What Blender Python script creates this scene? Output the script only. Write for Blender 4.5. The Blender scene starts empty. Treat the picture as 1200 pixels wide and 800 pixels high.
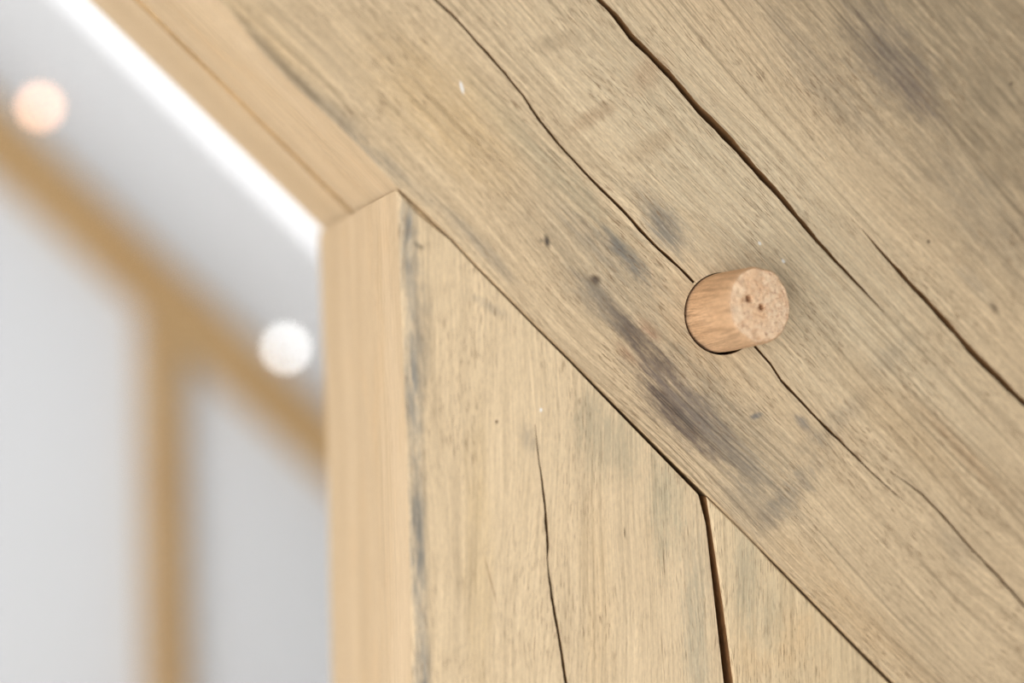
import bpy, bmesh, math, random
from mathutils import Vector, Matrix, noise as mnoise
from mathutils.geometry import delaunay_2d_cdt

random.seed(4)
scene = bpy.context.scene
COL = scene.collection

# ------------------------------------------------------------------ camera
F_PX = 1667.0                      # focal length in pixels of the 1200 x 800 frame (50 mm on 36 mm)
YAW, PITCH, ROLL = math.radians(16), 0.0, math.radians(-1)
_f = Vector((math.sin(YAW) * math.cos(PITCH), math.cos(YAW) * math.cos(PITCH), math.sin(PITCH)))
_r0 = Vector((math.cos(YAW), -math.sin(YAW), 0))
_u0 = _r0.cross(_f)
CR = _r0 * math.cos(ROLL) + _u0 * math.sin(ROLL)
CU = -_r0 * math.sin(ROLL) + _u0 * math.cos(ROLL)
CF = _f


def ray(x, y):
    return CR * ((x - 600) / F_PX) - CU * ((y - 400) / F_PX) + CF


FOCUS = 0.476
CAM = Vector((0, -FOCUS * ray(890, 357).y, 1.5))
cd = bpy.data.cameras.new('camera')
cd.sensor_width = 36
cd.lens = F_PX * 36 / 1200
cd.clip_start = 0.01
cd.dof.use_dof = True
cd.dof.focus_distance = FOCUS - 0.006
cd.dof.aperture_fstop = 2.3
cam = bpy.data.objects.new('camera', cd)
COL.objects.link(cam)
cam.matrix_world = Matrix(((CR.x, CU.x, -CF.x, CAM.x), (CR.y, CU.y, -CF.y, CAM.y),
                           (CR.z, CU.z, -CF.z, CAM.z), (0, 0, 0, 1)))
scene.camera = cam
scene.cycles.denoising_prefilter = 'FAST'              # keeps the fine grain through the denoiser

# ------------------------------------------------------------------ light
world = bpy.data.worlds.new('world')
scene.world = world
world.use_nodes = True
bgn = world.node_tree.nodes['Background']
bgn.inputs[0].default_value = (0.95, 0.98, 1.0, 1)
bgn.inputs[1].default_value = 0.68



def unseen_daylight(loc, target, w, h, energy):            # unseen area light added at the left, stands in for window daylight
    ld = bpy.data.lights.new('unseen_daylight', 'AREA')
    ld.shape = 'RECTANGLE'
    ld.size, ld.size_y = w, h
    ld.energy = energy
    ld.color = (1.0, 0.99, 0.97)
    lo = bpy.data.objects.new('unseen_daylight', ld)
    COL.objects.link(lo)
    lo.location = loc
    lo.rotation_euler = (Vector(target) - Vector(loc)).to_track_quat('-Z', 'Y').to_euler()


unseen_daylight((-0.55, -0.60, 1.22), (0.15, -0.20, 1.30), 0.9, 0.9, 8.6)
unseen_daylight((-1.2, 0.8, 1.2), (0.6, 2.5, 1.2), 1.0, 1.2, 15.5)  # added to brighten the far wall, no window is modelled there

sd = bpy.data.lights.new('sun', 'SUN')                  # high sun on the roof, comes in through the rooflight only
sd.energy = 11
sd.angle = math.radians(1)
so = bpy.data.objects.new('sun', sd)
COL.objects.link(so)
so.rotation_euler = Vector((-.6, .55, -.75)).to_track_quat('-Z', 'Y').to_euler()

vs = scene.view_settings
vs.view_transform = 'Standard'
vs.look = 'None'
vs.gamma = 1
vs.use_curve_mapping = False
vs.exposure = 0.0


# ------------------------------------------------------------------ helpers
def px(x, y, Y=0.0):
    """the point of the upright plane at depth Y that the photograph shows at pixel x, y"""
    r = ray(x, y)
    return CAM + r * ((Y - CAM.y) / r.y)


def tag(o, label=None, cat=None, group=None, kind=None):
    if label: o['label'] = label
    if cat: o['category'] = cat
    if group: o['group'] = group
    if kind: o['kind'] = kind
    return o


def link(name, bm, mats, parent=None, mat=None, smooth=False):
    me = bpy.data.meshes.new(name)
    bm.normal_update()
    bm.to_mesh(me)
    bm.free()
    for m in (mats if isinstance(mats, (list, tuple)) else [mats]):
        me.materials.append(m)
    if smooth:
        for p in me.polygons: p.use_smooth = True
    o = bpy.data.objects.new(name, me)
    COL.objects.link(o)
    if parent is not None:
        o.parent = parent
    elif mat is not None:
        o.matrix_world = mat
    return o


def frame(origin, u, v):
    """local x = u (along the grain), y = v, z = out of the timber's front face"""
    w = u.cross(v)
    return Matrix(((u.x, v.x, w.x, origin.x), (u.y, v.y, w.y, origin.y),
                   (u.z, v.z, w.z, origin.z), (0, 0, 0, 1)))


def inside(p, poly):
    x, y = p
    c = False
    n = len(poly)
    for i in range(n):
        x1, y1 = poly[i]
        x2, y2 = poly[i - 1]
        if (y1 > y) != (y2 > y) and x < (x2 - x1) * (y - y1) / (y2 - y1) + x1:
            c = not c
    return c


def area2(poly):
    return sum(poly[i - 1][0] * poly[i][1] - poly[i][0] * poly[i - 1][1] for i in range(len(poly)))


def offset(poly, ds):
    """offset a counter-clockwise polygon inwards, ds[i] for the edge i -> i+1"""
    n = len(poly)
    P = [Vector(p) for p in poly]
    nr = []
    for i in range(n):
        e = (P[(i + 1) % n] - P[i]).normalized()
        nr.append(Vector((-e.y, e.x)))
    out = []
    for i in range(n):
        a, b = nr[i - 1], nr[i]
        da, db = ds[i - 1], ds[i]
        det = a.x * b.y - a.y * b.x
        if abs(det) < 0.12:
            m = (a + b).normalized()
            out.append(P[i] + m * (0.5 * (da + db)))
        else:
            out.append(P[i] + Vector(((da * b.y - db * a.y) / det, (a.x * db - b.x * da) / det)))
    return [tuple(p) for p in out]


def crack_outline(pts):
    """pts: (u, v, full width) -> left side, right side, centre points"""
    L, R, Cc = [], [], []
    n = len(pts)
    for i, (a, b, w) in enumerate(pts):
        p0 = Vector(pts[max(i - 1, 0)][:2])
        p1 = Vector(pts[min(i + 1, n - 1)][:2])
        t = (p1 - p0).normalized()
        nn = Vector((-t.y, t.x)) * (w / 2)
        L.append((a + nn.x, b + nn.y))
        R.append((a - nn.x, b - nn.y))
        Cc.append((a, b))
    return L, R, Cc


def refine_crack(pts, step=0.0035, jit=0.00013):
    """more points along a traced crack, with a slightly ragged course and width"""
    out = []
    for i in range(len(pts) - 1):
        a, b = pts[i], pts[i + 1]
        d = math.hypot(b[0] - a[0], b[1] - a[1])
        k = max(1, int(d / step))
        for j in range(k):
            t = j / k
            e = 0 if (i == 0 and j == 0) else 1
            out.append((a[0] + (b[0] - a[0]) * t + e * random.uniform(-jit, jit),
                        a[1] + (b[1] - a[1]) * t + e * random.uniform(-jit, jit),
                        (a[2] + (b[2] - a[2]) * t) * (1 + e * random.uniform(-.16, .16))))
    out.append(pts[-1])
    return out


def timber(name, outline, ds, depth, mats, mat, cracks=(), holes=(), sections=None, drop=0.0009, back_dv=None):
    """a solid timber: front face (with cracks and holes really cut into it) at z = 0, eased arrises, depth behind.
    outline counter-clockwise in (u, v); ds = arris width of each edge; sections(w) -> list of (z, dv per vertex)"""
    bm = bmesh.new()
    inner = offset(outline, ds)
    verts, edges = [Vector(p) for p in inner], []
    n = len(inner)
    edges += [(i, (i + 1) % n) for i in range(n)]
    cut = []
    for c in cracks:
        L, R, Cc = crack_outline(c)
        loop = L + R[::-1]
        k = len(verts)
        verts += [Vector(p) for p in loop]
        edges += [(k + i, k + (i + 1) % len(loop)) for i in range(len(loop))]
        cut.append(loop)
    for h in holes:
        k = len(verts)
        verts += [Vector(p) for p in h]
        edges += [(k + i, k + (i + 1) % len(h)) for i in range(len(h))]
        cut.append(h)
    vo, eo, fo, _, _, _ = delaunay_2d_cdt(verts, edges, [], 0, 1e-7)
    bv = [bm.verts.new((p.x, p.y, 0)) for p in vo]
    for t in fo:
        c = ((vo[t[0]].x + vo[t[1]].x + vo[t[2]].x) / 3, (vo[t[0]].y + vo[t[1]].y + vo[t[2]].y) / 3)
        if not inside(c, inner) or any(inside(c, q) for q in cut):
            continue
        try:
            f = bm.faces.new([bv[i] for i in t])
            f.normal_update()
            if f.normal.z < 0: f.normal_flip()
        except ValueError:
            pass
    bmesh.ops.delete(bm, geom=[v for v in bm.verts if not v.link_faces], context='VERTS')
    rings = [[bm.verts.new((p[0], p[1], 0)) for p in inner],
             [bm.verts.new((p[0], p[1], -drop)) for p in outline]]
    if sections:
        for z, dv in sections:
            rings.append([bm.verts.new((p[0], p[1] + dv[i], z)) for i, p in enumerate(outline)])
    bd = back_dv or [0.0] * n
    rings.append([bm.verts.new((p[0], p[1] + bd[i], -depth)) for i, p in enumerate(outline)])
    for a, b in zip(rings, rings[1:]):
        for i in range(n):
            j = (i + 1) % n
            f = bm.faces.new((a[j], a[i], b[i], b[j]))
    bm.faces.new(rings[-1][::-1])
    bmesh.ops.remove_doubles(bm, verts=bm.verts, dist=1e-7)
    return link(name, bm, mats, None, mat)


def groove(parent, pts, depth, m, label=None, name='crack'):
    """the walls of a crack: from both lips down to a ragged bottom line"""
    L, R, Cc = crack_outline(pts)
    bm = bmesh.new()
    n = len(pts)
    wmax = max(p[2] for p in pts)
    lv = [bm.verts.new((p[0], p[1], 0)) for p in L]
    rv = [bm.verts.new((p[0], p[1], 0)) for p in R]
    lb, rb = [], []
    for i in range(n):
        d = -depth * (0.25 + 0.75 * min(1, pts[i][2] / wmax)) * random.uniform(.85, 1.1)
        a, b = Vector(L[i]), Vector(R[i])
        lb.append(bm.verts.new((*(a * .62 + b * .38), d)))
        rb.append(bm.verts.new((*(a * .38 + b * .62), d)))
    for i in range(n - 1):
        bm.faces.new((lv[i], lv[i + 1], lb[i + 1], lb[i]))
        bm.faces.new((lb[i], lb[i + 1], rb[i + 1], rb[i]))
        bm.faces.new((rb[i], rb[i + 1], rv[i + 1], rv[i]))
    o = link(name, bm, m, parent)
    if label: o['label'] = label
    return o


# ------------------------------------------------------------------ materials
class NT:
    def __init__(self, name):
        self.m = bpy.data.materials.new(name)
        self.m.use_nodes = True
        self.t = self.m.node_tree
        self.b = self.t.nodes['Principled BSDF']

    def n(self, kind, **kw):
        nd = self.t.nodes.new(kind)
        for k, v in kw.items(): setattr(nd, k, v)
        return nd

    def l(self, a, b):
        self.t.links.new(a, b)

    def put(self, sock, v):
        if hasattr(v, 'is_output'):
            self.l(v, sock)
        else:
            sock.default_value = v

    def math(self, op, a, b=None, c=None, clamp=False):
        nd = self.n('ShaderNodeMath', operation=op, use_clamp=clamp)
        self.put(nd.inputs[0], a)
        if b is not None: self.put(nd.inputs[1], b)
        if c is not None: self.put(nd.inputs[2], c)
        return nd.outputs[0]

    def noise(self, vec, scale, detail=3, rough=0.55, loc=(0, 0, 0), rot=0.0, dist=0.0):
        mp = self.n('ShaderNodeMapping')
        mp.inputs['Location'].default_value = loc
        mp.inputs['Rotation'].default_value = (0, 0, rot)
        mp.inputs['Scale'].default_value = scale
        self.l(vec, mp.inputs['Vector'])
        ns = self.n('ShaderNodeTexNoise')
        ns.inputs['Scale'].default_value = 1
        ns.inputs['Detail'].default_value = detail
        ns.inputs['Roughness'].default_value = rough
        ns.inputs['Distortion'].default_value = dist
        self.l(mp.outputs[0], ns.inputs['Vector'])
        return ns.outputs['Fac']

    def ramp(self, v, a, b, lo=0.0, hi=1.0, smooth=True):
        nd = self.n('ShaderNodeMapRange', interpolation_type='SMOOTHSTEP' if smooth else 'LINEAR')
        self.put(nd.inputs[0], v)
        for i, q in zip((1, 2, 3, 4), (a, b, lo, hi)): nd.inputs[i].default_value = q
        return nd.outputs[0]

    def mix(self, fac, a, b, mode='MIX'):
        nd = self.n('ShaderNodeMix', data_type='RGBA', blend_type=mode)
        nd.clamp_factor = True
        self.put(nd.inputs[0], fac)
        for s, v in ((nd.inputs[6], a), (nd.inputs[7], b)):
            if hasattr(v, 'is_output'): self.l(v, s)
            else: s.default_value = (*v, 1)
        return nd.outputs[2]


def srgb(r, g, b):
    f = lambda c: ((c / 255 + .055) / 1.055) ** 2.4 if c > 10 else c / 255 / 12.92
    return (f(r), f(g), f(b))


def wood(name, c_lo, c_hi, c_warm, stains=(), seed=0.0, grain=1.0, rot=0.0, flecks=(), pore=1.0, rough=0.72):
    """sawn oak: x of the object runs with the grain. stains: (u, v, ru, rv, angle, colour, strength, raggedness)"""
    N = NT(name)
    tc = N.n('ShaderNodeTexCoord').outputs['Object']
    # the grain wanders
    w1 = N.noise(tc, (5, 16, 16), 2, .5, (seed, 3, 1))
    off = N.n('ShaderNodeCombineXYZ')
    N.l(N.math('MULTIPLY', N.math('SUBTRACT', w1, .5), .02), off.inputs[1])
    va = N.n('ShaderNodeVectorMath', operation='ADD')
    N.l(tc, va.inputs[0]); N.l(off.outputs[0], va.inputs[1])
    v = va.outputs[0]
    big = N.noise(v, (3.5, 26, 26), 4, .6, (seed, 0, 0), rot)
    mid = N.noise(v, (9, 150, 150), 4, .6, (seed, 5, 0), rot)
    fine = N.noise(v, (16, 780, 780), 3, .6, (seed, 9, 2), rot)
    hair = N.noise(v, (60, 2300, 2300), 2, .5, (seed, 1, 7), rot)
    blot = N.noise(tc, (22, 34, 34), 4, .65, (seed + 4, 2, 0))
    col = N.mix(N.ramp(big, .3, .72), c_lo, c_hi)
    col = N.mix(N.math('MULTIPLY', N.ramp(blot, .48, .72), .55), col, c_warm)
    speck = N.noise(v, (420, 1500, 1500), 3, .7, (seed, 6, 6), rot)
    line = N.noise(v, (7, 620, 620), 1, .5, (seed, 12, 3), rot)
    lpatch = N.noise(tc, (12, 30, 30), 3, .6, (seed + 5, 3, 0))
    g = N.ramp(mid, .3, .72, 1 - .07 * grain, 1 + .04 * grain, False)
    g2 = N.ramp(fine, .28, .72, 1 - .20 * grain, 1 + .12 * grain, False)
    g3 = N.ramp(hair, .3, .7, 1 - .14 * grain, 1 + .10 * grain, False)
    g4 = N.ramp(speck, .3, .7, 1 - .14 * grain, 1 + .10 * grain, False)
    # dark growth lines, clearer in some places than in others
    g5 = N.math('SUBTRACT', 1, N.math('MULTIPLY', N.ramp(line, .52, .64), N.ramp(lpatch, .35, .7, .03 * grain, .26 * grain)))
    g3 = N.math('MULTIPLY', N.math('MULTIPLY', g3, g4), g5)
    gg = N.math('MULTIPLY', N.math('MULTIPLY', g, g2), g3)
    cg = N.n('ShaderNodeCombineColor')
    N.l(gg, cg.inputs[0])
    N.l(N.math('POWER', gg, 1.05), cg.inputs[1])
    N.l(N.math('POWER', gg, 1.1), cg.inputs[2])
    # pores: short dark dashes that come in patches
    pr = N.noise(v, (190, 2300, 2300), 2, .5, (seed, 4, 4), rot)
    patch = N.noise(tc, (30, 45, 45), 4, .65, (seed + 1, 8, 0), 0.5)
    pm = N.math('MULTIPLY', N.ramp(pr, .55, .66), N.ramp(patch, .40, .68, .18, .95))
    pm = N.math('MULTIPLY', pm, .72 * pore)
    # stains, each with a place and shape of its own
    rag = N.noise(v, (34, 260, 60), 6, .72, (seed + 7, 0, 0), rot)
    rag2 = N.noise(tc, (160, 300, 110), 5, .75, (seed + 2, 6, 0))
    brk = N.ramp(N.noise(v, (70, 620, 100), 4, .7, (seed + 3, 1, 0), rot), .32, .6, .45, 1.0)
    for su, sv, ru, rv, ang, sc, st, rg in stains:
        mp = N.n('ShaderNodeMapping', vector_type='TEXTURE')
        mp.inputs['Location'].default_value = (su, sv, 0)
        mp.inputs['Rotation'].default_value = (0, 0, ang)
        mp.inputs['Scale'].default_value = (ru, rv, .006)
        N.l(tc, mp.inputs['Vector'])
        ln = N.n('ShaderNodeVectorMath', operation='LENGTH')
        N.l(mp.outputs[0], ln.inputs[0])
        d = N.math('ADD', ln.outputs['Value'], N.math('MULTIPLY', N.math('SUBTRACT', rag, .5), -3.4 * rg))
        d = N.math('ADD', d, N.math('MULTIPLY', N.math('SUBTRACT', rag2, .5), -2.6 * rg))
        col = N.mix(N.math('MULTIPLY', N.ramp(d, .15, 1.1, st, 0), brk if rg > .15 else 1.0), col, sc)
    col = N.mix(1.0, col, cg.outputs[0], 'MULTIPLY')
    col = N.mix(pm, col, srgb(120, 88, 58))
    for fu, fv, fl, fw, ang, fc in flecks:
        mp = N.n('ShaderNodeMapping', vector_type='TEXTURE')
        mp.inputs['Location'].default_value = (fu, fv, 0)
        mp.inputs['Rotation'].default_value = (0, 0, ang)
        mp.inputs['Scale'].default_value = (fl, fw, .02)
        N.l(tc, mp.inputs['Vector'])
        ln = N.n('ShaderNodeVectorMath', operation='LENGTH')
        N.l(mp.outputs[0], ln.inputs[0])
        d = N.math('ADD', ln.outputs['Value'], N.math('MULTIPLY', N.math('SUBTRACT', rag2, .5), -1.2))
        col = N.mix(N.ramp(d, .5, 1.1, .85, 0), col, fc)
    N.l(col, N.b.inputs['Base Color'])
    N.b.inputs['Roughness'].default_value = rough
    N.b.inputs['Specular IOR Level'].default_value = .25
    h = N.math('ADD', N.math('MULTIPLY', fine, .6), N.math('MULTIPLY', hair, .3))
    h = N.math('SUBTRACT', h, N.math('MULTIPLY', pm, 1.2))
    h = N.math('ADD', h, N.math('MULTIPLY', mid, .5))
    bp = N.n('ShaderNodeBump')
    bp.inputs['Strength'].default_value = .5
    bp.inputs['Distance'].default_value = .0006
    N.l(h, bp.inputs['Height'])
    N.l(bp.outputs[0], N.b.inputs['Normal'])
    return N.m


def plain(name, c, rough=.8, bump=0.0, var=.04, scale=6):
    N = NT(name)
    tc = N.n('ShaderNodeTexCoord').outputs['Object']
    ns = N.noise(tc, (scale,) * 3, 4)
    k = tuple(x * (1 - var) for x in c)
    N.l(N.mix(ns, k, c), N.b.inputs['Base Color'])
    N.b.inputs['Roughness'].default_value = rough
    if bump:
        bp = N.n('ShaderNodeBump')
        bp.inputs['Strength'].default_value = bump
        bp.inputs['Distance'].default_value = .002
        N.l(N.noise(tc, (90,) * 3, 4), bp.inputs['Height'])
        N.l(bp.outputs[0], N.b.inputs['Normal'])
    return N.m


def emitter(name, c, s):
    N = NT(name)
    N.b.inputs['Base Color'].default_value = (.8, .8, .8, 1)
    N.b.inputs['Emission Color'].default_value = (*c, 1)
    N.b.inputs['Emission Strength'].default_value = s
    return N.m


# ------------------------------------------------------------------ the diagonal's frame
A0 = px(465, 217)                                        # arris of the beam where the post meets it
U = (px(1048, 800) - A0).normalized()                    # down the slope
V = Vector((-U.z, 0, U.x))                               # across the beam, upwards
BM = frame(A0, U, V)
BMI = BM.inverted()


def buv(x, y):
    p = BMI @ px(x, y)
    return (p.x, p.y)


def slope_pt(u, v, Y):                                   # a point of the room in slope coordinates
    return A0 + U * u + V * v + Vector((0, Y, 0))


CEIL_V = 0.118
FAR_Y = 2.5
WALL_Y = FAR_Y + 0.045

# ------------------------------------------------------------------ room shell
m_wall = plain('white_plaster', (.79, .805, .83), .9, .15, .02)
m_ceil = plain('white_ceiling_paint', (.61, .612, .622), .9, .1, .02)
m_floor = wood('pale_floorboards', srgb(188, 180, 168), srgb(205, 197, 186), srgb(196, 186, 172), seed=30)
m_white = plain('white_gloss_paint', (.82, .82, .82), .35)


def quad_slab(name, pts, thick, m, label, cat):
    """pts: four corners, thick: vector"""
    bm = bmesh.new()
    a = [bm.verts.new(p) for p in pts]
    b = [bm.verts.new(p + thick) for p in pts]
    bm.faces.new(a); bm.faces.new(b[::-1])
    for i in range(4):
        j = (i + 1) % 4
        bm.faces.new((a[j], a[i], b[i], b[j]))
    bmesh.ops.recalc_face_normals(bm, faces=bm.faces)
    o = link(name, bm, m)
    return tag(o, label, cat, kind='structure')


UR = 1.25                                                # where the ceiling comes down to the eaves wall
UL = -2.3
eave = slope_pt(UR, CEIL_V, 0)
ridge = slope_pt(UL, CEIL_V, 0)
XR, XL = eave.x, ridge.x

quad_slab('wall_back', [Vector((XL, WALL_Y, 0)), Vector((XR, WALL_Y, 0)), Vector((XR, WALL_Y, ridge.z + .1)),
                        Vector((XL, WALL_Y, ridge.z + .1))], Vector((0, .1, 0)), m_wall,
          'white plastered end wall behind the far post and beam', 'wall')
quad_slab('wall_right', [Vector((XR, -2.2, 0)), Vector((XR, WALL_Y, 0)), Vector((XR, WALL_Y, eave.z + .3)),
                         Vector((XR, -2.2, eave.z + .3))], Vector((.1, 0, 0)), m_wall,
          'low white eaves wall under the sloping ceiling', 'wall')
quad_slab('floor', [Vector((XL, -2.2, 0)), Vector((XR, -2.2, 0)), Vector((XR, WALL_Y, 0)), Vector((XL, WALL_Y, 0))],
          Vector((0, 0, -.06)), m_floor, 'pale boarded floor of the room', 'floor')

# sloping ceiling behind the near beam, with a long narrow rooflight opening in it
BEAM_D = 0.174
SKY0, SKY1 = 0.36, 0.975
SU0, SU1 = -1.9, 0.9


def ceiling_piece(bm, u0, u1, y0, y1, v0, v1):
    c = []
    for v in (v0, v1):
        for (u, y) in ((u0, y0), (u1, y0), (u1, y1), (u0, y1)):
            c.append(bm.verts.new(slope_pt(u, v, y)))
    for q in ((0, 1, 2, 3), (7, 6, 5, 4), (0, 4, 5, 1), (1, 5, 6, 2), (2, 6, 7, 3), (3, 7, 4, 0)):
        bm.faces.new([c[i] for i in q])


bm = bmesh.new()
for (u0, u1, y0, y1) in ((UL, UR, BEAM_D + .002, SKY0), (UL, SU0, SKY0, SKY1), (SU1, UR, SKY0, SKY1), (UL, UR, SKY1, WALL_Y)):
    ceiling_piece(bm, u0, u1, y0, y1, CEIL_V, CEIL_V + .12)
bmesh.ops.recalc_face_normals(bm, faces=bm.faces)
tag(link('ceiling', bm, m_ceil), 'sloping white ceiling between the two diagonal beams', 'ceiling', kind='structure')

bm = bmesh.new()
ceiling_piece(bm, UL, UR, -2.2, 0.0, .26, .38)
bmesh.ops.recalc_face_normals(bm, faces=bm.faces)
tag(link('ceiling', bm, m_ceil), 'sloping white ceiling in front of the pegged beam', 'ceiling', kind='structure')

# rooflight: white lining frame and a glass pane
N = NT('clear_glass')
tr = N.n('ShaderNodeBsdfTransparent')
gl = N.n('ShaderNodeBsdfGlossy')
gl.inputs['Roughness'].default_value = .02
mx = N.n('ShaderNodeMixShader')
mx.inputs[0].default_value = .04
N.l(tr.outputs[0], mx.inputs[1]); N.l(gl.outputs[0], mx.inputs[2])
N.l(mx.outputs[0], N.t.nodes['Material Output'].inputs['Surface'])
m_glass = N.m
bm = bmesh.new()
t = .025
for (u0, u1, y0, y1) in ((SU0, SU1, SKY0, SKY0 + t), (SU0, SU1, SKY1 - t, SKY1), (SU0, SU0 + t, SKY0 + t, SKY1 - t),
                         (SU1 - t, SU1, SKY0 + t, SKY1 - t)):
    ceiling_piece(bm, u0, u1, y0, y1, CEIL_V + .06, CEIL_V + .13)
bmesh.ops.recalc_face_normals(bm, faces=bm.faces)
wf = link('window_1', bm, m_white)
tag(wf, 'long narrow bright rooflight in the sloping ceiling', 'window', kind='structure')
bm = bmesh.new()
ceiling_piece(bm, SU0 + t, SU1 - t, SKY0 + t, SKY1 - t, CEIL_V + .095, CEIL_V + .101)
bmesh.ops.recalc_face_normals(bm, faces=bm.faces)
link('pane', bm, m_glass, wf)

# ------------------------------------------------------------------ traced lines of the near timbers (pixels)
EDGE = [(260, 3), (283, 30), (309, 63), (336, 91), (367, 119), (398, 148), (426, 175), (447, 198), (465, 217), (492, 243),
        (528, 279), (557, 310), (595, 348), (632, 385), (670, 422), (707, 459.5), (745, 497.5), (782, 534.5), (828, 579.5),
        (864, 615), (902, 653), (942, 693.5), (981, 733), (1014, 766.5), (1048, 800)]
CRACK_A = [(497, -16, 2.5), (511, 0, 2.6), (530, 18, 2.8), (548, 37, 3), (582, 75, 3.2), (600, 96, 2.4), (613, 112, 2.8), (633, 142, 3),
           (653, 167, 3), (683, 200, 3.2), (703, 220, 3.4), (729, 246, 4), (750, 269, 4), (770, 290, 3.6), (795, 313, 3.2), (813, 331, 3)]
CRACK_A2 = [(884, 405, 3), (903, 426, 3), (915, 445, 3.4), (932, 463, 3.6), (950, 482, 3.4), (975, 508, 3.2), (1000, 532, 2.6), (1030, 562, 1.8),
            (1066, 593, .4)]
CRACK_A3 = [(1043, 552, .4), (1060, 564, 1.2), (1080, 579, 2.2), (1105, 605, 2.8), (1140, 645, 3), (1170, 675, 2.8), (1200, 710, 3), (1235, 748, 2)]
CRACK_B = [(688, -16, 5), (702, 0, 6), (722, 20, 6.5), (740, 43, 7), (760, 63, 7.5), (782, 85, 8), (800, 106, 8), (820, 130, 9),
           (840, 149, 9.5), (857, 167, 8.5), (875, 187, 8), (893, 207, 7.5), (917, 233, 7), (942, 264, 5.5), (958, 283, 4.6), (989, 316, 3.4),
           (1010, 338, 2.4), (1036, 366, .5)]
CRACK_C = [(1010, 268, .5), (1020, 280, 2), (1037, 300, 4), (1063, 329, 5.8), (1092, 359, 6.5), (1119, 389, 7), (1145, 419, 7.5),
           (1171, 444, 8), (1198, 470, 7.5), (1230, 500, 4), (1260, 530, .6)]
CRACK_D = [(627, 497, .5), (630, 528, 1.4), (635, 564, 2.2), (638, 590, 2.8), (640, 612, 3.6), (642, 640, 3.2), (641, 655, 1.2), (645, 688, 3),
           (652, 732, 3.4), (658, 764, 3.4), (663, 798, 3.6), (669, 835, 3)]
PX_M = 1 / 3500.0                                        # metres per pixel at the peg

BARK = srgb(120, 86, 52)
m_crack = wood('crack_inside_oak', srgb(132, 96, 60), srgb(160, 120, 78), srgb(140, 102, 62), seed=11, grain=1.2)

m_joint = wood('joint_brown_oak', srgb(150, 108, 70), srgb(170, 126, 84), srgb(156, 112, 72), seed=13, grain=1.2)


def crack_uv(pts, f):
    out = []
    for x, y, w in pts:
        a, b = f(x, y)
        out.append((a, b, w * PX_M))
    return out


cr_beam = [refine_crack(crack_uv(c, buv)) for c in (CRACK_A, CRACK_A2, CRACK_A3, CRACK_B, CRACK_C)]

# ------------------------------------------------------------------ peg hole
PEG_C = px(848.5, 366)
pu, pv = buv(848.5, 366)
HOLE_R = 0.0137
hole_c = (pu - 0.0001, pv - 0.0007)                     # the hole shows as a dark crescent under and left of the peg
hole = [(hole_c[0] + HOLE_R * math.cos(a), hole_c[1] + HOLE_R * math.sin(a))
        for a in [2 * math.pi * i / 72 for i in range(72)]]

# ------------------------------------------------------------------ stains and painted light falloff on the beam (pixel, length px, width px, tilt)
GREY = srgb(148, 137, 121)
DARK = srgb(108, 94, 84)
PURP = srgb(122, 107, 98)
BLUE = srgb(126, 122, 114)
GREEN = srgb(192, 181, 154)
OCHRE = srgb(188, 150, 104)


def bst(x, y, lu, lv, ang, c, s, rg=.35):
    a, b = buv(x, y)
    return (a, b, lu * PX_M, lv * PX_M, math.radians(ang), c, s, rg)


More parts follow.
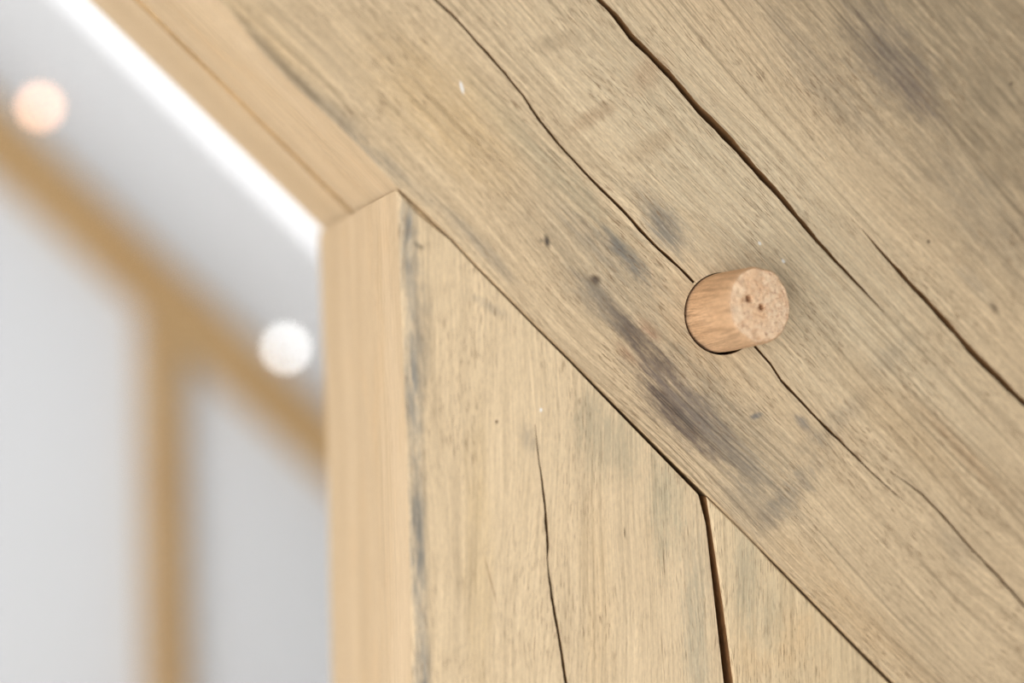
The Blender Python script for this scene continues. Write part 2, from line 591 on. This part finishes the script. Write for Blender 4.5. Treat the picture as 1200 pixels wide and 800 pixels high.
beam_stains_falloff = [
    (0, 0, 9, 9, 0, srgb(216, 194, 161), .72, .08),
    bst(880, 250, 520, 150, 0, srgb(212, 195, 164), .75, .22),
    bst(1110, 40, 700, 230, 0, srgb(148, 132, 108), .85, .2),  # greyed wood, with the light falloff towards the upper right painted in too
    bst(640, 190, 170, 26, 0, srgb(178, 166, 138), .6),
    bst(1045, 70, 105, 52, 0, srgb(124, 113, 103), .65), bst(1075, 110, 70, 24, 0, PURP, .4),
    bst(960, 90, 180, 40, 0, GREY, .28), bst(1150, 250, 150, 60, 0, GREY, .25),
    bst(720, 330, 190, 58, 0, srgb(172, 159, 136), .5, .4), bst(850, 500, 170, 60, 0, srgb(160, 147, 126), .6, .4),
    bst(780, 268, 48, 28, 0, BLUE, .8), bst(765, 240, 60, 16, 0, GREY, .4),
    bst(738, 305, 62, 13, 0, BLUE, .9), bst(700, 290, 70, 14, 0, GREY, .5),
    bst(735, 385, 80, 17, 0, DARK, .9), bst(762, 420, 66, 24, 0, DARK, .85),
    bst(805, 482, 115, 34, 0, PURP, 1.0, .4), bst(790, 485, 80, 20, 0, DARK, .8),
    bst(850, 520, 130, 26, 0, GREY, .6), bst(700, 355, 70, 16, 0, GREY, .6),
    bst(880, 590, 60, 40, 0, GREY, .5),
    bst(698, 328, 9, 8, 0, srgb(84, 68, 56), .95, .12), bst(698, 340, 30, 15, 60, GREY, .45),
    bst(641, 283, 10, 5, -30, srgb(74, 66, 58), .95, .14), bst(634, 282, 5, 4, 0, srgb(84, 76, 68), .7, .2),
    bst(925, 580, 80, 22, 88, GREY, .55, .5), bst(985, 490, 100, 18, 82, GREY, .34, .5), bst(1040, 420, 60, 18, 80, GREY, .28, .5),
    bst(905, 600, 40, 16, 100, GREY, .35, .5),
    bst(886, 487, 10, 5, 60, srgb(100, 105, 112), .7, .25), bst(940, 495, 18, 8, 0, srgb(100, 105, 112), .6, .3),
    bst(955, 510, 40, 10, 0, GREY, .4), bst(1120, 640, 60, 18, 0, GREY, .3),
    bst(340, 93, 95, 17, 0, BLUE, .9, .3), bst(385, 133, 70, 22, 0, GREY, .7), bst(292, 40, 70, 12, 0, GREY, .75), bst(440, 190, 60, 14, 0, GREY, .5),
    bst(560, 285, 85, 11, 0, GREY, .6), bst(470, 205, 70, 8, 0, GREY, .5),
    bst(690, 140, 50, 12, 75, srgb(150, 116, 84), .45, .6), bst(650, 50, 40, 14, 60, srgb(150, 130, 104), .5, .6),
    bst(760, 85, 40, 20, 90, srgb(166, 122, 86), .35, .6), bst(765, 170, 50, 16, 70, srgb(160, 130, 96), .35, .6),
    bst(760, 385, 26, 10, 0, srgb(170, 120, 92), .5, .4), bst(735, 415, 26, 8, 0, srgb(168, 118, 88), .45, .4),
    bst(1060, 500, 170, 40, 0, srgb(192, 160, 118), .4, .35), bst(1120, 520, 130, 14, 0, srgb(160, 122, 84), .4, .4),
    bst(520, 130, 150, 70, 0, srgb(212, 180, 132), .55, .25), bst(300, 60, 150, 50, 0, srgb(208, 174, 124), .4, .25),
    bst(1000, 720, 200, 40, 0, srgb(200, 166, 122), .4, .3),
    bst(1165, 360, 14, 5, 0, srgb(100, 80, 62), .8, .3), bst(1140, 330, 50, 14, 0, GREY, .4),
    bst(1185, 98, 3, 3, 0, srgb(70, 54, 42), .95, .05), bst(1088, 283, 3, 3, 0, srgb(70, 54, 42), .95, .05),
]
beam_flecks = [(*buv(541, 102), 9 * PX_M, 2.2 * PX_M, math.radians(-32), (.85, .83, .80)),
               (*buv(890, 285), 3 * PX_M, 2 * PX_M, 0, (.8, .78, .72)), (*buv(918, 306), 3 * PX_M, 2 * PX_M, 0, (.8, .78, .72))]
m_beam = wood('weathered_oak_beam', srgb(208, 176, 132), srgb(224, 194, 150), srgb(222, 186, 138), beam_stains_falloff,
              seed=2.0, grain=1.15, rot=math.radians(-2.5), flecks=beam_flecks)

# ------------------------------------------------------------------ diagonal beam
low = [buv(x, y) for x, y in EDGE]
TOP = 0.255
outl = [(-1.5, 0.0)] + [(-1.0, .001), (-.5, -.0005), (-.2, .001)] + low + [(.5, 0.0005), (1.05, 0), (1.05, TOP), (-1.5, TOP)]
nlow = len(outl) - 2
ds = [.0006] * len(outl)
dv0 = [-outl[i][1] + .001 if i < nlow else 0.0 for i in range(len(outl))]        # the soffit is planed straight behind the worn arris
dvg = [d + 0.016 if i < nlow else 0.0 for i, d in enumerate(dv0)]
dvb = [d + 0.0008 if i < nlow else 0.0 for i, d in enumerate(dv0)]
secs = [(-.0300, dv0), (-.0870, dv0), (-.0885, dvg), (-.0990, dvg), (-.1005, dvb)]
m_planed = wood('planed_oak', srgb(193, 165, 127), srgb(208, 181, 145), srgb(206, 174, 132), seed=6.0, grain=.35, pore=.3)


def planed_sides(o):                                      # soffit and reveal are planed smooth, only the front is sawn
    for p in o.data.polygons:
        if abs(p.normal.z) < .5 and p.center.z < -.004: p.material_index = 1


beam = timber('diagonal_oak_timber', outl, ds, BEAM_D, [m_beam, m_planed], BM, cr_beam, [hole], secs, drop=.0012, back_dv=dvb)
planed_sides(beam)
tag(beam, 'broad weathered diagonal oak beam with long dark cracks and a protruding peg', 'beam')
groove(beam, cr_beam[0], .016, m_crack, 'thin dark crack running down to the peg')
groove(beam, cr_beam[1], .012, m_crack, 'thin dark crack continuing below the peg')
groove(beam, cr_beam[2], .008, m_crack, 'fine branching crack near the lower end')
groove(beam, cr_beam[3], .009, m_crack, 'widest open crack with brown inner faces')
groove(beam, cr_beam[4], .008, m_crack, 'open crack right of the widest one')
bm = bmesh.new()                                          # the bored hole's wall
a = [bm.verts.new((*p, 0)) for p in hole]
b = [bm.verts.new((*p, -.05)) for p in hole]
for i in range(len(hole)):
    j = (i + 1) % len(hole)
    bm.faces.new((a[j], a[i], b[i], b[j]))
ho = link('peg_hole', bm, m_crack, beam)
ho['label'] = 'dark rim of the bored hole around the peg'

# ------------------------------------------------------------------ post and stud (plumb)
PM = frame(px(466, 226), Vector((0, 0, 1)), Vector((-1, 0, 0)))
PMI = PM.inverted()


def puv(x, y):
    p = PMI @ px(x, y)
    return (p.x, p.y)


def below(x, y, g):                                       # a point g px below the beam's arris
    return puv(x - g * .7071, y + g * .7071)


def floor_u(v):
    return -PM.translation.z


post_top = [(492, 243, .1), (528, 279, .1), (557, 310, .3), (595, 348, .5), (632, 385, 1.0), (670, 422, 1.5), (707, 459.5, 2.2),
            (745, 497.5, 2.9), (782, 534.5, 3.5), (823, 575.5, 4.3)]
post_right = [(828.5, 612), (831, 632), (835.5, 672), (840, 712), (845.5, 760), (850, 800), (857, 860)]
post_left = [(466, 221.5), (468, 262), (471, 353), (476, 470), (479, 560), (482, 680), (484, 800), (485.5, 860)]
FZ = -PM.translation.z                                    # floor in post coordinates
pts = []
pts += [puv(*p) for p in post_left][::-1]                 # up the left edge
pts += [below(*p) for p in post_top]
pts += [puv(*p) for p in post_right]
vr, vl = pts[-1][1], pts[0][1]
pts += [(FZ, vr), (FZ, vl)]
nL = len(post_left)
if area2(pts) < 0:
    flip = True
    pts = pts[::-1]
else:
    flip = False
ds = []
vleft = max(p[1] for p in pts)
for i in range(len(pts)):
    p, q = pts[i], pts[(i + 1) % len(pts)]
    isleft = min(p[1], q[1]) > vleft - .0085
    ds.append(.0042 if isleft else .0006)


def pst(x, y, lu, lv, ang, c, s, rg=.35):
    a, b = puv(x, y)
    return (a, b, lu * PX_M, lv * PX_M, math.radians(ang), c, s, rg)


post_stains = [
    (0, 0, 9, 9, 0, srgb(228, 206, 171), .72, .08),
    pst(478, 285, 80, 14, 0, BLUE, 1.0, .2), pst(485, 440, 120, 14, 0, BLUE, .95, .22), pst(491, 640, 150, 13, 0, BLUE, .95, .22),
    pst(495, 800, 90, 13, 0, BLUE, .95, .2), pst(488, 360, 60, 20, 0, GREY, .6, .35), pst(495, 415, 50, 14, 0, GREY, .5, .35),
    pst(491, 288, 9, 4, 60, srgb(100, 92, 80), .75, .3), pst(620, 515, 28, 14, 20, GREY, .45, .4), pst(575, 360, 34, 9, 60, GREY, .45, .5),
    pst(715, 520, 60, 60, 0, srgb(172, 162, 136), .55, .5), pst(780, 590, 90, 30, 0, srgb(170, 162, 136), .6, .45),
    pst(815, 740, 160, 22, 0, srgb(172, 166, 144), .55, .4), pst(690, 480, 40, 22, 0, srgb(150, 142, 120), .4, .5),
    pst(560, 640, 220, 22, 0, srgb(224, 196, 150), .5, .3), pst(700, 700, 190, 26, 0, srgb(224, 194, 150), .4, .3),
    pst(732, 624, 8, 1.3, 0, srgb(96, 72, 50), .8, .15), pst(778, 660, 22, 1.2, 3, srgb(120, 92, 64), .7, .2),
    pst(776, 760, 30, 1.3, 3, srgb(130, 100, 70), .6, .2), pst(582, 494, 3, 2.5, 0, srgb(100, 66, 46), .9, .1),
    pst(575, 680, 40, 1.4, 14, srgb(150, 112, 76), .6, .25),
]
post_flecks = [(*puv(634, 480), 2.5 * PX_M, 2 * PX_M, 0, (.9, .88, .84))]
m_post = wood('pale_oak_post', srgb(212, 180, 138), srgb(228, 198, 156), srgb(224, 188, 142), post_stains, seed=17.0, grain=.75, pore=.75,
              rot=math.radians(-3), flecks=post_flecks)
cr_post = [refine_crack(crack_uv(CRACK_D, puv), .003, .00012)]
post = timber('oak_post', pts, ds, BEAM_D - .004, [m_post, m_planed], PM, cr_post, [], None, drop=.0022)
planed_sides(post)
tag(post, 'pale oak post with a grey stained left edge and a thin vertical crack', 'post')
groove(post, cr_post[0], .012, m_crack, 'thin dark vertical crack')

stud_top = [(829, 582.0, .3), (864, 615, .7), (890, 641, 1.0), (902, 653, 2.0), (942, 693.5, 2.8), (981, 733, 3.2), (1014, 766.5, 3.6), (1048, 800, 4.0),
            (1130, 880, 4.0)]
stud_left = [(831.5, 600), (836.5, 632), (842.5, 672), (848.5, 712), (855, 760), (860, 800), (867, 860)]
pts = [below(*p) for p in stud_top]
a = pts[-1]
pts += [(FZ, a[1])]
lv = puv(*stud_left[-1])[1]
pts += [(FZ, lv)]
pts += [puv(*p) for p in stud_left][::-1]
if area2(pts) < 0: pts = pts[::-1]
sst = [pst(875, 680, 80, 26, 0, srgb(178, 168, 142), .6, .45), pst(905, 720, 60, 20, 0, srgb(180, 168, 140), .5, .4)]
m_stud = wood('honey_oak_stud', srgb(214, 190, 152), srgb(230, 206, 168), srgb(226, 192, 146), sst, seed=23.0, grain=.75, rot=math.radians(-3))
stud = timber('oak_stud', pts, [.0006] * len(pts), BEAM_D - .004, [m_stud, m_joint], PM, drop=.0008)
for p in stud.data.polygons:                              # the face inside the open joint is brown and unplaned
    if p.normal.y > .5 and p.center.z < -.0006: p.material_index = 1
tag(stud, 'honey coloured oak stud beside the cracked post, under the diagonal beam', 'post')

# ------------------------------------------------------------------ peg
m_peg = wood('orange_oak_peg', srgb(206, 164, 124), srgb(224, 186, 148), srgb(214, 170, 128), seed=41, grain=.9, pore=.8)
N = NT('peg_end_grain')
tc = N.n('ShaderNodeTexCoord').outputs['Object']
vo = N.n('ShaderNodeTexVoronoi')
vo.inputs['Scale'].default_value = 900
N.l(tc, vo.inputs['Vector'])
e1 = N.noise(tc, (850, 850, 850), 4, .65)
e2 = N.noise(tc, (1400, 420, 600), 3, .6, rot=.5)
e3 = N.noise(tc, (160, 160, 160), 3, .6, (3, 3, 3))
col = N.mix(N.ramp(e3, .3, .7), srgb(240, 200, 160), srgb(250, 222, 188))
col = N.mix(N.ramp(e2, .48, .75, 0, .5), col, srgb(192, 132, 86))
col = N.mix(N.ramp(e1, .56, .68, 0, .75), col, srgb(158, 100, 68))
col = N.mix(N.ramp(N.noise(tc, (1500, 1500, 1500), 2, .5, (7, 7, 7)), .58, .68, 0, .6), col, srgb(170, 106, 74))
N.l(col, N.b.inputs['Base Color'])
N.b.inputs['Roughness'].default_value = .85
N.b.inputs['Specular IOR Level'].default_value = .2
bp = N.n('ShaderNodeBump')
bp.inputs['Strength'].default_value = .7
bp.inputs['Distance'].default_value = .0008
N.l(N.math('ADD', e1, N.math('MULTIPLY', e2, .6)), bp.inputs['Height'])
N.l(bp.outputs[0], N.b.inputs['Normal'])
m_end = N.m

PEG_H = 0.0225
end_pt = px(890.5, 357.5, -PEG_H)
axis = (end_pt - PEG_C).normalized()
e_y = (Vector((0, 0, 1)) - axis * axis.z).normalized()
e_x = e_y.cross(axis)
# local x of the peg runs with its grain (axis); y, z across it
GM = Matrix(((axis.x, e_x.x, e_y.x, PEG_C.x), (axis.y, e_x.y, e_y.y, PEG_C.y), (axis.z, e_x.z, e_y.z, PEG_C.z), (0, 0, 0, 1)))
GMI = GM.inverted()
H = (GMI @ end_pt).x
R0, R1 = 0.0131, 0.01235
SEG = 96


def peg_r(a, t):
    r = R0 + (R1 - R0) * t
    fac = .006 * math.cos(7 * a + .6) + .006 * math.cos(5 * a + 2) + .004 * math.cos(11 * a + 1)     # cleft by hand, not turned
    return r * (1 + fac)


TILT = math.tan(math.radians(7))
bm = bmesh.new()
rings = []
xs = [-.045, -.012, 0, .004, .008, .012, .016, .019]
for k, x in enumerate(xs + ['e0', 'e1', 'e2']):
    ring = []
    for i in range(SEG):
        a = 2 * math.pi * i / SEG
        t = max(0, (x if not isinstance(x, str) else H) / H)
        r = peg_r(a, t)
        if isinstance(x, str):
            q = {'e0': (-.0015, 1.0), 'e1': (-.0006, .985), 'e2': (0, .94)}[x]
            rr = r * q[1] * (1 + .02 * mnoise.noise(Vector((math.cos(a) * 3, math.sin(a) * 3, 5 + len(x)))))
            xx = H + q[0] - TILT * math.cos(a) * rr + .0006 * mnoise.noise(Vector((math.cos(a) * 4, math.sin(a) * 4, 1)))
        else:
            rr, xx = r, min(x, H - TILT * math.cos(a) * r - .0022)
        ring.append(bm.verts.new((xx, rr * math.cos(a), rr * math.sin(a))))
    rings.append(ring)
for a, b in zip(rings, rings[1:]):
    for i in range(SEG):
        j = (i + 1) % SEG
        bm.faces.new((a[i], a[j], b[j], b[i]))
end_ring = [v.co.copy() for v in rings[-1]]
bm.faces.new(rings[0][::-1])
bmesh.ops.recalc_face_normals(bm, faces=bm.faces)
peg = link('oak_peg', bm, m_peg, None, GM, smooth=True)
tag(peg, 'round orange oak peg sticking out of the diagonal beam', 'peg')


def end_uv(x, y):
    p = GMI @ px(x, y, -PEG_H)
    return p.y, p.z


PITS = [(*end_uv(875.5, 350.5), .0011), (*end_uv(892, 360), .001)]
bm = bmesh.new()
rings = []
NR = 40
for k in range(NR + 1):
    q = 1 - k / NR
    ring = []
    for i in range(SEG):
        e = end_ring[i]
        y, z = e.y * q, e.z * q
        base = H - TILT * y
        x = base + (e.x - (H - TILT * e.y)) * q ** 3
        if k > 0:
            x += .00035 * mnoise.noise(Vector((y * 700, z * 700, 3))) + .0003 * mnoise.noise(Vector((y * 1900, z * 1900, 8)))
            x += .0006 * (1 - q * q)
        for (a, b, r) in PITS:
            d = math.hypot(y - a, (z - b) * 1.1) / r
            if d < 1.25: x -= .013 * (1 - (d / 1.25) ** 2)
        ring.append(bm.verts.new((x, y, z)))
    rings.append(ring)
for a, b in zip(rings, rings[1:]):
    for i in range(SEG):
        j = (i + 1) % SEG
        bm.faces.new((a[i], a[j], b[j], b[i]))
bmesh.ops.remove_doubles(bm, verts=bm.verts, dist=1e-6)
bmesh.ops.recalc_face_normals(bm, faces=bm.faces)
eg = link('end_grain', bm, m_end, peg, smooth=True)
eg['label'] = 'rough porous end grain with two small dark holes'

# ------------------------------------------------------------------ far frame
m_far = wood('far_oak', srgb(206, 168, 118), srgb(218, 184, 136), srgb(210, 170, 118), seed=52, grain=1)
FM = frame(slope_pt(0, 0, FAR_Y), U, V)
out = [(-2.2, .004), (-1.2, .006), (-.4, .003), (.5, .005), (1.15, .004), (1.15, CEIL_V - .001), (-2.2, CEIL_V - .001)]
fb = timber('diagonal_oak_timber', out, [.003] * len(out), .043, m_far, FM, drop=.003)
tag(fb, 'blurred distant diagonal oak beam against the white end wall', 'beam')
FPM = frame(px(190, 500, FAR_Y), Vector((0, 0, 1)), Vector((-1, 0, 0)))
FI = FPM.inverted()


def fuv(x, y):
    p = FI @ px(x, y, FAR_Y)
    return (p.x, p.y)


# the post's head is cut to the slope of the far beam
v0, v1 = fuv(164, 500)[1], fuv(216, 500)[1]


def head(v):
    p = FPM @ Vector((0, v, 0))
    q = FM.inverted() @ p                                  # climb until the beam's lower arris
    return (-q.y + .002) / V.z


fz = -FPM.translation.z
out = [(fz, v1), (head(v1), v1), (head(v0), v0), (fz, v0)]
if area2(out) < 0: out = out[::-1]
fp = timber('oak_post', out, [.003] * 4, .043, m_far, FPM, drop=.003)
tag(fp, 'blurred distant oak post under the far diagonal beam', 'post')

# ------------------------------------------------------------------ small ceiling spotlights
m_ring = plain('brushed_nickel', (.6, .6, .6), .35)


def spot(x, y, Y, m, label):
    """a little spotlight whose lens shows at pixel x, y, fixed to the ceiling above it"""
    p = px(x, y, Y)
    q = BMI @ p
    # foot on the ceiling straight above along the slope's normal
    o = bpy.data.objects.new('ceiling_spotlight', None)
    COL.objects.link(o)
    foot = p + V * (CEIL_V - q.y)
    o.matrix_world = frame(foot, U, Vector((0, 1, 0)))     # local z = V, away from the room
    tag(o, label, 'light')
    L = (foot - p).length
    sgn = -1.0

    def lathe(name, prof, mm):
        bm = bmesh.new()
        rs = [[bm.verts.new((r * math.cos(2 * math.pi * i / 32), r * math.sin(2 * math.pi * i / 32), sgn * z)) for i in range(32)] for r, z in prof]
        for a, b in zip(rs, rs[1:]):
            for i in range(32):
                j = (i + 1) % 32
                bm.faces.new((a[i], a[j], b[j], b[i]))
        bmesh.ops.remove_doubles(bm, verts=bm.verts, dist=1e-7)
        bmesh.ops.recalc_face_normals(bm, faces=bm.faces)
        return link(name, bm, mm, o, smooth=True)

    r = .011
    lathe('base', [(0, .0), (.022, .0), (.022, .004), (.006, .006), (.006, max(L - r, .007))] , m_ring)
    lathe('lens', [(r * math.sin(t), L + r * -math.cos(t)) for t in [math.pi * i / 12 for i in range(13)]], m)
    return o


m_warm = emitter('warm_lamp_glow', (1.0, .52, .30), 6.2)
m_cool = emitter('white_lamp_glow', (1.0, .99, .98), 6.5)
spot(47, 125, 1.735, m_warm, 'small glowing warm toned spotlight on the ceiling')
spot(335, 408, 1.84, m_cool, 'small glowing white spotlight on the ceiling beside the near post')
